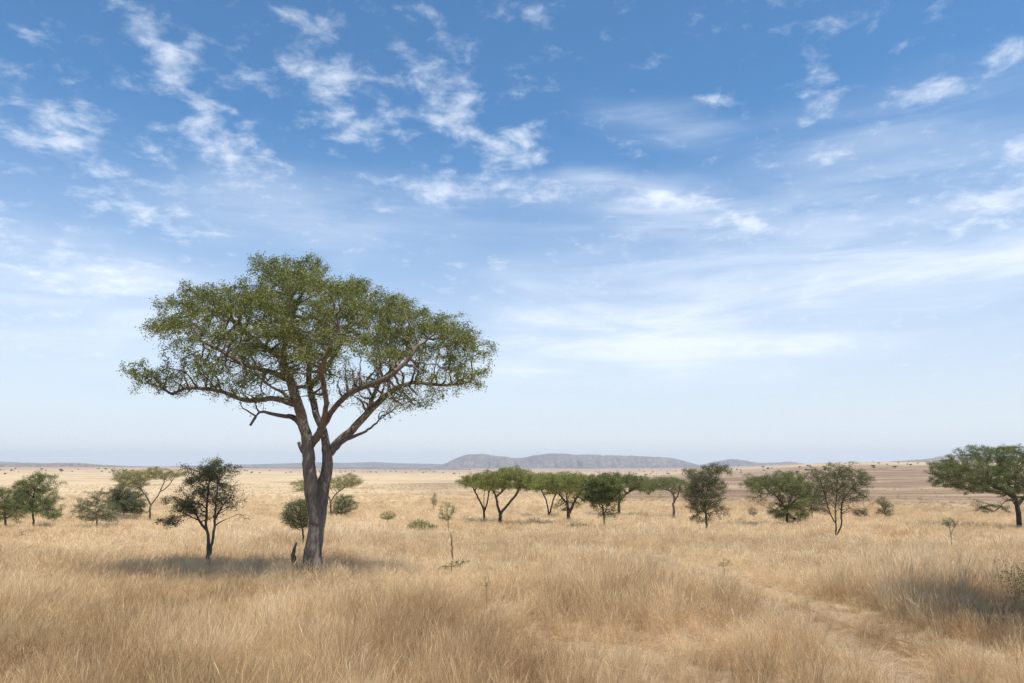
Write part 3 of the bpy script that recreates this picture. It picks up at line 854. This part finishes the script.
def build_grass():
    col = bpy.data.collections.new("grass_tufts")
    k = 0
    NA, NB, NC, ND = 8, 6, 6, 4
    for i in range(NA): tuft('tuft_%02d' % k, col, 100 + i, 90, .14, .0030); k += 1
    for i in range(NB): tuft('tuft_%02d' % k, col, 200 + i, 66, .24, .0078); k += 1
    for i in range(NC): tuft('tuft_%02d' % k, col, 300 + i, 110, .62, .016); k += 1

    for i in range(ND): tuft('tuft_%02d' % k, col, 400 + i, 60, .22, .0045, .1, 1.5); k += 1

    NE = 5
    for i in range(NE): tuft('tuft_%02d' % k, col, 500 + i, 5, .25, .0040, 1.0, .35); k += 1

    def scatter(d0, d1, n, az=44):
        d = np.sqrt(rng.uniform(d0 * d0, d1 * d1, n)); a = np.radians(rng.uniform(-az, az, n))
        return d * np.sin(a), d * np.cos(a)
    parts = []
    def zone(d0, d1, dens, lo, n_types, az=44):
        area = math.radians(2 * az) / 2 * (d1 * d1 - d0 * d0)
        x, y = scatter(d0, d1, int(area * dens), az)
        parts.append((x, y, rng.integers(lo, lo + n_types, len(x))))
    zone(3.5, 9, 14, 0, NA, 50)
    zone(9, 17, 24, 0, NA)
    zone(17, 26, 16, 0, NA); zone(17, 26, 3, NA, NB)
    zone(26, 48, 9, NA, NB)
    zone(48, 95, 1.7, NA + NB, NC)
    zone(95, 170, .85, NA + NB, NC)
    zone(170, 260, .28, NA + NB, NC)
    zone(260, 520, .05, NA + NB, NC)
    zone(3.5, 34, 9, NA + NB + NC, ND)
    zone(5, 45, 1.1, NA + NB + NC + ND, NE)
    x = np.concatenate([p[0] for p in parts]); y = np.concatenate([p[1] for p in parts]); ty = np.concatenate([p[2] for p in parts])
    d = np.hypot(x, y)
    h = grass_height(x, y)
    h = np.where(ty >= NA + NB + NC + ND, h * 1.15 + .14, np.where(ty >= NA + NB + NC, .22, h))
    # ruts are nearly bare
    m = np.minimum(poly_dist(x, y, RUT_A), poly_dist(x, y, RUT_B))
    keep = rng.random(len(x)) < np.where(m < .24, .40, np.where(m < .42, .6, 1.0))
    # patchy cover
    keep &= rng.random(len(x)) > 1.25 * dark_bands(x, y) - .35
    keep &= rng.random(len(x)) < np.clip(.76 + 1.9 * (fbm(x / .9, y / .9, 71, 3) - .42), .30, 1)
    # tree trunk feet
    x, y, ty, h, d = x[keep], y[keep], ty[keep], h[keep], d[keep]
    n = len(x)
    z = ground_z(x, y)
    s = h * np.clip(rng.lognormal(0, .24, n), .55, 1.7)
    wide = np.clip(s * .6 + .45, .5, 1.1)
    scl = np.stack([wide, wide, s / .95], 1)
    rot = np.stack([rng.normal(0, .15, n), rng.normal(.05, .15, n), rng.normal(0, .9, n)], 1)
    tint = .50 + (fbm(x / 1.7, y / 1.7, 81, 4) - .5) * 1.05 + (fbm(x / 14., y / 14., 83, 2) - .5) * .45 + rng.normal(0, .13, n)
    tint = tint - .16 * blob_w(x, y, 560, 640, 2.2, 1.4) - .34 * blob_w(x, y, 940, 620, 3.6, 2.2) - .20 * blob_w(x, y, 775, 610, 1.0, .6) - .22 * blob_w(x, y, 540, 612, 1.7, .5) - .14 * blob_w(x, y, 60, 670, 1.6, .8) + .16 * sstep(18, 60, d)  # strongest dip, at lower right, paints shade into the grass colour
    tint = tint * (1 - .30 * sstep(1.0, .3, np.minimum(poly_dist(x, y, RUT_A), poly_dist(x, y, RUT_B)))) - .07 * sstep(17, 9, d)  # nearest grass toned down too, lens vignetting painted into its colour
    tint = tint - .45 * dark_bands(x, y)
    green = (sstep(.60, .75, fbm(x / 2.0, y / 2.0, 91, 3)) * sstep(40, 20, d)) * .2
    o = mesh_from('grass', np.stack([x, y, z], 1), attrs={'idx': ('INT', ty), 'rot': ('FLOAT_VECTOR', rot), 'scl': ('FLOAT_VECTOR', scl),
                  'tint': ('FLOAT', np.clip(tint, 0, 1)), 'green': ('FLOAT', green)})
    print('grass tufts', n)
    ng = bpy.data.node_groups.new("grass_scatter", 'GeometryNodeTree')
    ng.interface.new_socket("Geometry", in_out='INPUT', socket_type='NodeSocketGeometry')
    ng.interface.new_socket("Geometry", in_out='OUTPUT', socket_type='NodeSocketGeometry')
    N, L = ng.nodes, ng.links
    gi = N.new("NodeGroupInput"); go = N.new("NodeGroupOutput")
    ci = N.new("GeometryNodeCollectionInfo"); ci.inputs["Collection"].default_value = col
    ci.inputs["Separate Children"].default_value = True; ci.inputs["Reset Children"].default_value = True
    ip = N.new("GeometryNodeInstanceOnPoints"); ip.inputs["Pick Instance"].default_value = True
    def na(nm, typ):
        a = N.new("GeometryNodeInputNamedAttribute"); a.data_type = typ; a.inputs["Name"].default_value = nm
        return [q for q in a.outputs if q.enabled][0]
    L.new(gi.outputs[0], ip.inputs["Points"]); L.new(ci.outputs[0], ip.inputs["Instance"])
    L.new(na('idx', 'INT'), ip.inputs["Instance Index"])
    e2r = N.new("FunctionNodeEulerToRotation"); L.new(na('rot', 'FLOAT_VECTOR'), e2r.inputs[0]); L.new(e2r.outputs[0], ip.inputs["Rotation"])
    L.new(na('scl', 'FLOAT_VECTOR'), ip.inputs["Scale"])
    L.new(ip.outputs[0], go.inputs[0])
    md = o.modifiers.new("scatter", 'NODES'); md.node_group = ng
    return tag(o, 'long dry straw coloured grass covering the whole plain', 'grass', kind='stuff')


build_grass()

# ------------------------------------------------------------------ hills
def hill_mat(name, c0, c1, spot, sc):
    m, nt = new_mat(name)
    g = nt.node("ShaderNodeTexCoord").outputs["Object"]
    n = nt.noise(g, .004 * sc, 6, .6); n2 = nt.noise(g, .03 * sc, 4, .65)
    c = nt.ramp(n, [(.35, c0), (.65, c1)])
    c = nt.mix(nt.maprange(n2, .47, .56), c, spot)
    d = nt.node("ShaderNodeBsdfPrincipled", i_Roughness=.95); d.inputs["Specular IOR Level"].default_value = .05
    nt.inp(d, "Base Color", c); finish(nt, d.outputs[0])
    return m


M['hill'] = hill_mat('scrub_hill', (.135, .105, .08), (.235, .18, .13), (.08, .075, .056), 1.0)
M['hill_near'] = hill_mat('wooded_hill', (.20, .14, .095), (.30, .215, .145), (.05, .05, .032), 2.5)


def hill(profile, dist, depth, mat, seed, rav=.75, base_v=None):
    us = np.array([p[0] for p in profile], float); vs = np.array([p[1] for p in profile], float)
    n, mt = 260, 60
    uu = np.linspace(us[0], us[-1], n)
    vv = np.interp(uu, us, vs)
    kk = np.exp(-.5 * (np.arange(-4, 5) / 2.0) ** 2); kk /= kk.sum()
    vv = np.convolve(np.pad(vv, 4, mode='edge'), kk, 'valid')
    crest = np.array([pix(u, v, dist) for u, v in zip(uu, vv)])
    foot = -18.0
    Hh = crest[:, 2] - foot
    T_ = np.linspace(-1, 1, mt)
    X = np.repeat(crest[:, 0][:, None], mt, 1); Yv = dist + T_[None] * depth + 0 * X
    s = X / depth
    prof = np.clip(1 - np.abs(T_) ** 1.7, 0, 1) ** 1.15
    rv = fbm(s * 8 + 3, T_[None] * .8 + 0 * s + seed, seed, 4)
    mid = 4 * prof * (1 - prof)
    Z = foot + Hh[:, None] * prof[None] * (1 - rav * mid[None] * (1 - np.abs(2 * rv - 1)) * 1.6) + (fbm(s * 12, T_[None] * 6 + 0 * s, seed + 5, 3) - .5) * Hh[:, None] * .10 * prof[None]
    V = np.stack([X, Yv, Z], -1).reshape(-1, 3)
    i = np.arange(n - 1)[:, None]; j = np.arange(mt - 1)[None]
    Fq = np.stack([i * mt + j, (i + 1) * mt + j, (i + 1) * mt + j + 1, i * mt + j + 1], -1).reshape(-1, 4)
    c = V.mean(0)
    return tag(mesh_from('hill', V - c, Fq, mat=mat, loc=c), kind='structure')


hill([(436, 467), (447, 463), (457, 457.5), (468, 454.5), (480, 453.5), (495, 455.5), (515, 458), (526, 457.5), (536, 455), (548, 453.5), (560, 453.5), (580, 454.5), (600, 455), (620, 455.5), (645, 456), (662, 457), (676, 458.5), (688, 462), (700, 466), (710, 469)], 6200, 700, M['hill'], 4)
hill([(690, 467), (710, 463), (722, 460.5), (732, 459), (745, 460.5), (760, 463), (775, 462.5), (790, 461.5), (803, 463.5), (815, 466), (826, 469)], 6800, 600, M['hill'], 7)
hill([(820, 469), (845, 464.5), (870, 463.2), (900, 461), (925, 459.3), (940, 456.5), (950, 455), (975, 454.8), (1000, 457), (1040, 459), (1090, 463), (1140, 468)], 4600, 420, M['hill_near'], 9)
hill([(-160, 469), (-60, 464), (0, 464.2), (40, 463.3), (75, 462.8), (100, 464.5), (120, 466), (160, 467.2), (250, 467), (330, 467.5), (430, 468), (470, 469)], 3900, 420, M['hill_near'], 12)
hill([(-220, 466), (-100, 460.5), (0, 461.5), (30, 462.8), (60, 464), (120, 466), (160, 466.5), (230, 464.8), (280, 463.6), (320, 462), (345, 463), (372, 461.8), (400, 463.3), (430, 463.6), (460, 465), (520, 467)], 7800, 600, M['hill'], 15)
hill([(480, 467), (620, 465.3), (760, 465), (900, 464), (1060, 462), (1200, 465), (1280, 468)], 8100, 500, M['hill'], 18)

# ------------------------------------------------------------------ far trees, each an object
def far_proto(seed, w, h, kind):
    r = np.random.default_rng(seed)
    n = 260
    a = r.normal(0, 1, (n, 3)); a /= np.linalg.norm(a, axis=1, keepdims=True); a *= (r.random(n) ** .4)[:, None]
    if kind == 'flat':
        C = a * np.array([w / 2, w / 2, h * .22]) + np.array([0, 0, h * .75])
        C[:, 2] += r.normal(0, .05, n)
    else:
        C = a * np.array([w / 2, w / 2, h * .42]) + np.array([0, 0, h * .52])
        C[:, 0] += .25 * w * (r.random(n) > .7) * .6
    V, Fc, rv = leaves_mesh(C, np.ones(n), 1, w * .17, .1, .8, r, .5, 0, .7)
    Vw, Fw = [], []
    tube(Vw, Fw, np.array([[0, 0, -.5], [.1, 0, h * .35], [.25, .1, h * .75]]), np.array([.22, .17, .08]) * w / 5, 5)
    nv = len(V)
    V = np.vstack([V, np.array(Vw)])
    faces = [tuple(f) for f in Fc] + [tuple(np.array(f) + nv) for f in Fw]
    o = mesh_from('distant_tree' if kind == 'flat' else 'distant_bush', V, faces, mat=M['dark'], smooth=False, attrs={'rnd': ('FLOAT', np.concatenate([rv, np.full(len(Vw), .1)]))}, link=False)
    return o


protos = [far_proto(401, 6.5, 4.2, 'flat'), far_proto(402, 5.5, 4.6, 'flat'), far_proto(403, 4.0, 3.2, 'round'), far_proto(404, 3.0, 2.2, 'round')]
spots = []
rr = np.random.default_rng(77)
def add_spots(n, u0, u1, v0, v1, s0=.8, s1=1.25, kinds=(0, 1, 2, 3)):
    for _ in range(n): spots.append((rr.uniform(u0, u1), rr.uniform(v0, v1), rr.uniform(s0, s1), int(rr.choice(kinds))))
add_spots(26, 0, 130, 469.5, 473)
add_spots(44, 230, 450, 470, 474)
add_spots(60, 430, 700, 469.5, 475)
add_spots(26, 700, 830, 467, 474)
add_spots(22, 820, 960, 461, 470, .7, 1.1)
n_named = 0
used = set()
named = [(646, 476.5, 1.0, 0, 'small dark flat tree on the far plain above the row of green acacias'), (598, 477, .8, 1, 'thin upright bush on the far plain behind the dense dark green tree'),
         (768, 469.5, 1.3, 2, 'dark round bush on the far plain right above the lopsided green tree'), (5, 474.5, .9, 2, 'pale bush on the far plain above the tree at the left edge')]
for u, v, s, k, *lab in spots + named:
    B = hit(u, v)
    p = protos[k]
    o = p if k not in used else p.copy()
    if not lab and False: pass
    COL.objects.link(o); used.add(k)
    o.location = B
    sc = s * .72 * (1.0 if B[1] > 400 else .75)
    o.scale = (sc, sc, sc)
    o.rotation_euler = (0, 0, rr.uniform(0, 6.28))
    flat = k < 2
    if lab: tag(o, lab[0], 'tree' if flat else 'bush', 'trees and bushes dotted over the far plain')
    else: tag(o, 'tiny dark tree dotted on the far plain towards the horizon' if flat else 'tiny dark bush dotted on the far plain towards the horizon', 'tree' if flat else 'bush', 'trees and bushes dotted over the far plain')


# ------------------------------------------------------------------ light, sky
SUN_EL, SUN_DIR = 63.0, np.array([.74, -.67])       # where the sun stands (x, y)
az = math.atan2(SUN_DIR[0], SUN_DIR[1])
el = math.radians(SUN_EL)
sd = Vector((math.sin(az) * math.cos(el), math.cos(az) * math.cos(el), math.sin(el)))
sl = bpy.data.lights.new("sun", 'SUN'); sl.energy = 5.0; sl.angle = math.radians(.53); sl.color = (1.0, .95, .87)
so = bpy.data.objects.new("sun", sl); so.rotation_euler = (-sd).to_track_quat('-Z', 'Y').to_euler(); so.location = (30, -20, 60)
COL.objects.link(so)

world = bpy.data.worlds.new("World"); scene.world = world; world.use_nodes = True
wt = NT(world.node_tree); world.node_tree.nodes.clear()
g = wt.node("ShaderNodeTexCoord").outputs["Generated"]
sx = wt.node("ShaderNodeSeparateXYZ"); wt.inp(sx, "Vector", g)
X_, Y_, Z_ = sx.outputs
zc = wt.math('MAXIMUM', Z_, .012)
cv = wt.node("ShaderNodeCombineXYZ"); wt.inp(cv, "X", X_); wt.inp(cv, "Y", Y_); wt.inp(cv, "Z", zc)
sky = wt.node("ShaderNodeTexSky"); sky.sky_type = 'NISHITA'; sky.sun_disc = False
sky.sun_elevation = el; sky.sun_rotation = az; sky.altitude = 1500; sky.air_density = 1.0; sky.dust_density = .4; sky.ozone_density = 3.0
wt.inp(sky, "Vector", cv.outputs[0])
# cloud sheet coordinates: where the view ray meets a level sheet of air
zz = wt.math('ADD', zc, .20)
cx = wt.math('DIVIDE', X_, zz); cy = wt.math('DIVIDE', Y_, zz)
cc = wt.node("ShaderNodeCombineXYZ"); wt.inp(cc, "X", cx); wt.inp(cc, "Y", cy)
sheet = cc.outputs[0]
# angular coordinates: azimuth from north, elevation
azn = wt.math('ARCTAN2', X_, Y_); eln = wt.math('ARCSINE', Z_)
ca = wt.node("ShaderNodeCombineXYZ"); wt.inp(ca, "X", azn); wt.inp(ca, "Y", eln)
ang = ca.outputs[0]


def ang_of(u, v):
    r = ray(u, v); r = r / np.linalg.norm(r)
    return math.atan2(r[0], r[1]), math.asin(r[2])


# warped so that the banks have torn edges
wn = wt.node("ShaderNodeTexNoise"); wt.inp(wn, "Vector", sheet); wn.inputs["Scale"].default_value = 2.2; wn.inputs["Detail"].default_value = 3
warp = wt.vmath('SCALE', wt.vmath('SUBTRACT', wn.outputs["Color"], (.5, .5, .5)), .12)
ang_w = wt.vmath('ADD', ang, warp)


def bank_sum(lst):
    tot = None
    for (u, v, ru, rv, rot, s) in lst:
        a, e = ang_of(u, v)
        mp = wt.node("ShaderNodeMapping", vector_type='TEXTURE'); wt.inp(mp, "Vector", ang_w)
        mp.inputs["Location"].default_value = (a, e, 0); mp.inputs["Rotation"].default_value = (0, 0, math.radians(rot))
        mp.inputs["Scale"].default_value = (ru / F, rv / F, 1)
        ln = wt.vmath('LENGTH', mp.outputs[0])
        m = wt.maprange(ln, 1.0, 0.0, 0, s)
        tot = m if tot is None else wt.math('ADD', tot, m)
    return tot


puffs = bank_sum([(150, 120, 280, 170, 0, .20), (430, 100, 200, 130, 0, .25), (960, 110, 200, 150, 0, .15),
    (185, 60, 80, 36, -35, .62), (320, 60, 60, 80, 65, .8), (345, 115, 60, 30, -35, .8), (440, 90, 70, 60, -30, .6), (520, 145, 60, 40, 15, .95), (480, 115, 60, 34, -20, .6),
    (90, 115, 85, 24, -15, .6), (210, 125, 40, 22, -20, .6), (230, 165, 80, 26, -15, .6), (60, 70, 80, 30, -10, .35),
    (490, 200, 150, 26, -4, 1.35), (440, 172, 45, 14, -15, .6), (720, 210, 130, 22, -6, 1.15), (600, 270, 60, 18, -5, .5),
    (710, 88, 40, 10, -5, .75), (825, 80, 38, 34, 30, .85), (925, 88, 80, 28, 0, .95), (830, 148, 60, 12, 0, .55), (1010, 40, 44, 36, 10, .9), (1010, 150, 40, 18, 0, .8),
    (970, 200, 100, 30, 0, .95), (555, 60, 28, 24, 0, .5), (850, 8, 60, 14, 10, .6), (910, 25, 30, 8, 10, .6), (560, 15, 60, 12, 10, .4),
    (60, 265, 150, 36, -8, .9), (150, 205, 120, 26, -8, .7), (250, 150, 90, 30, -20, .7), (30, 110, 90, 26, -15, .7), (120, 155, 70, 20, -15, .7), (650, 205, 90, 20, -5, .8), (200, 195, 60, 16, -10, .45), (20, 155, 40, 12, 0, .5), (150, 220, 90, 18, -10, .4), (480, 270, 60, 10, 0, .6), (400, 252, 40, 10, 0, .4), (30, 340, 140, 30, 0, .35)])
fine = wt.noise(sheet, 14, 8, .58, 2.1, .2)
med = wt.noise(sheet, 3.0, 5, .55, 2.0, .3)
dens = wt.math('ADD', wt.math('MULTIPLY', fine, 1.35), wt.math('MULTIPLY', med, .45))
dens = wt.math('ADD', dens, wt.math('MULTIPLY', wt.math('MINIMUM', puffs, 1.1), .31))
puff = wt.maprange(dens, .96, 1.56, 0, .66)
# thin streaked veil, thicker to the lower right
veils = bank_sum([(590, 205, 240, 34, -3, .6), (800, 315, 380, 34, 12, .45), (620, 300, 200, 100, 10, .3), (120, 290, 240, 60, 0, .4),(760, 320, 460, 100, 11, .5), (540, 340, 120, 90, 0, .45), (960, 270, 180, 60, 5, .8), (660, 120, 110, 40, -10, .35), (330, 210, 240, 60, 0, .35), (760, 230, 420, 70, 0, .3), (80, 320, 200, 90, 0, .35), (900, 130, 240, 80, 0, .25)])
mpv = wt.node("ShaderNodeMapping"); wt.inp(mpv, "Vector", ang); mpv.inputs["Rotation"].default_value = (0, 0, math.radians(-11)); mpv.inputs["Scale"].default_value = (2.0, 13, 1)
stk = wt.noise(mpv.outputs[0], 1.7, 6, .58, 2.0, .5)
veil = wt.math('MULTIPLY', wt.math('MINIMUM', veils, .72), wt.maprange(stk, .34, .68, .22, .95))
cover = wt.math('SUBTRACT', 1.0, wt.math('MULTIPLY', wt.math('SUBTRACT', 1.0, puff, clamp=True), wt.math('SUBTRACT', 1.0, veil, clamp=True)))
cover = wt.math('MULTIPLY', cover, wt.maprange(eln, .02, .16), clamp=True)
# dust low down in the air
low = wt.maprange(eln, -.10, .46, 1.0, 0)
CLOUD = (6.3, 6.65, 7.2); DUST = (5.15, 5.12, 5.25)
c = wt.mix(1.0, sky.outputs[0], (.64, .98, 1.08), 'MULTIPLY')
c = wt.mix(low, c, DUST)
c = wt.mix(cover, c, CLOUD)
bg = wt.node("ShaderNodeBackground"); bg.inputs["Strength"].default_value = .125
wt.inp(bg, "Color", c)
wo = wt.node("ShaderNodeOutputWorld"); wt.l.new(bg.outputs[0], wo.inputs["Surface"])

# ------------------------------------------------------------------ haze
HAZE = 1.08e-4
def haze():
    x, y0, y1, z0, z1 = 9600, -9600, 9600, -24.0, 150.0
    V = [(sx_ * x, yy, zz_) for zz_ in (z0, z1) for yy in (y0, y1) for sx_ in (-1, 1)]
    Fq = [(0, 2, 3, 1), (4, 5, 7, 6), (0, 1, 5, 4), (2, 6, 7, 3), (0, 4, 6, 2), (1, 3, 7, 5)]
    m, nt = new_mat('haze')
    v = nt.node("ShaderNodeVolumePrincipled")
    v.inputs["Color"].default_value = (.82, .89, 1.0, 1); v.inputs["Density"].default_value = HAZE; v.inputs["Anisotropy"].default_value = .1
    out = nt.node("ShaderNodeOutputMaterial"); nt.l.new(v.outputs[0], out.inputs["Volume"])
    o = mesh_from('haze', V, Fq, mat=m, smooth=False)
    tag(o, 'pale dry haze lying over the far plain and hills', 'haze', kind='stuff')


haze()

# ------------------------------------------------------------------ render settings
vs = scene.view_settings
vs.view_transform = 'Standard'; vs.look = 'None'; vs.gamma = 1.0; vs.use_curve_mapping = False
vs.exposure = 0.45
scene.cycles.use_denoising = True
scene.cycles.denoising_prefilter = 'NONE'
scene.cycles.denoising_input_passes = 'RGB_ALBEDO_NORMAL'
scene.cycles.max_bounces = 8; scene.cycles.diffuse_bounces = 4; scene.cycles.transmission_bounces = 6
scene.cycles.volume_bounces = 0
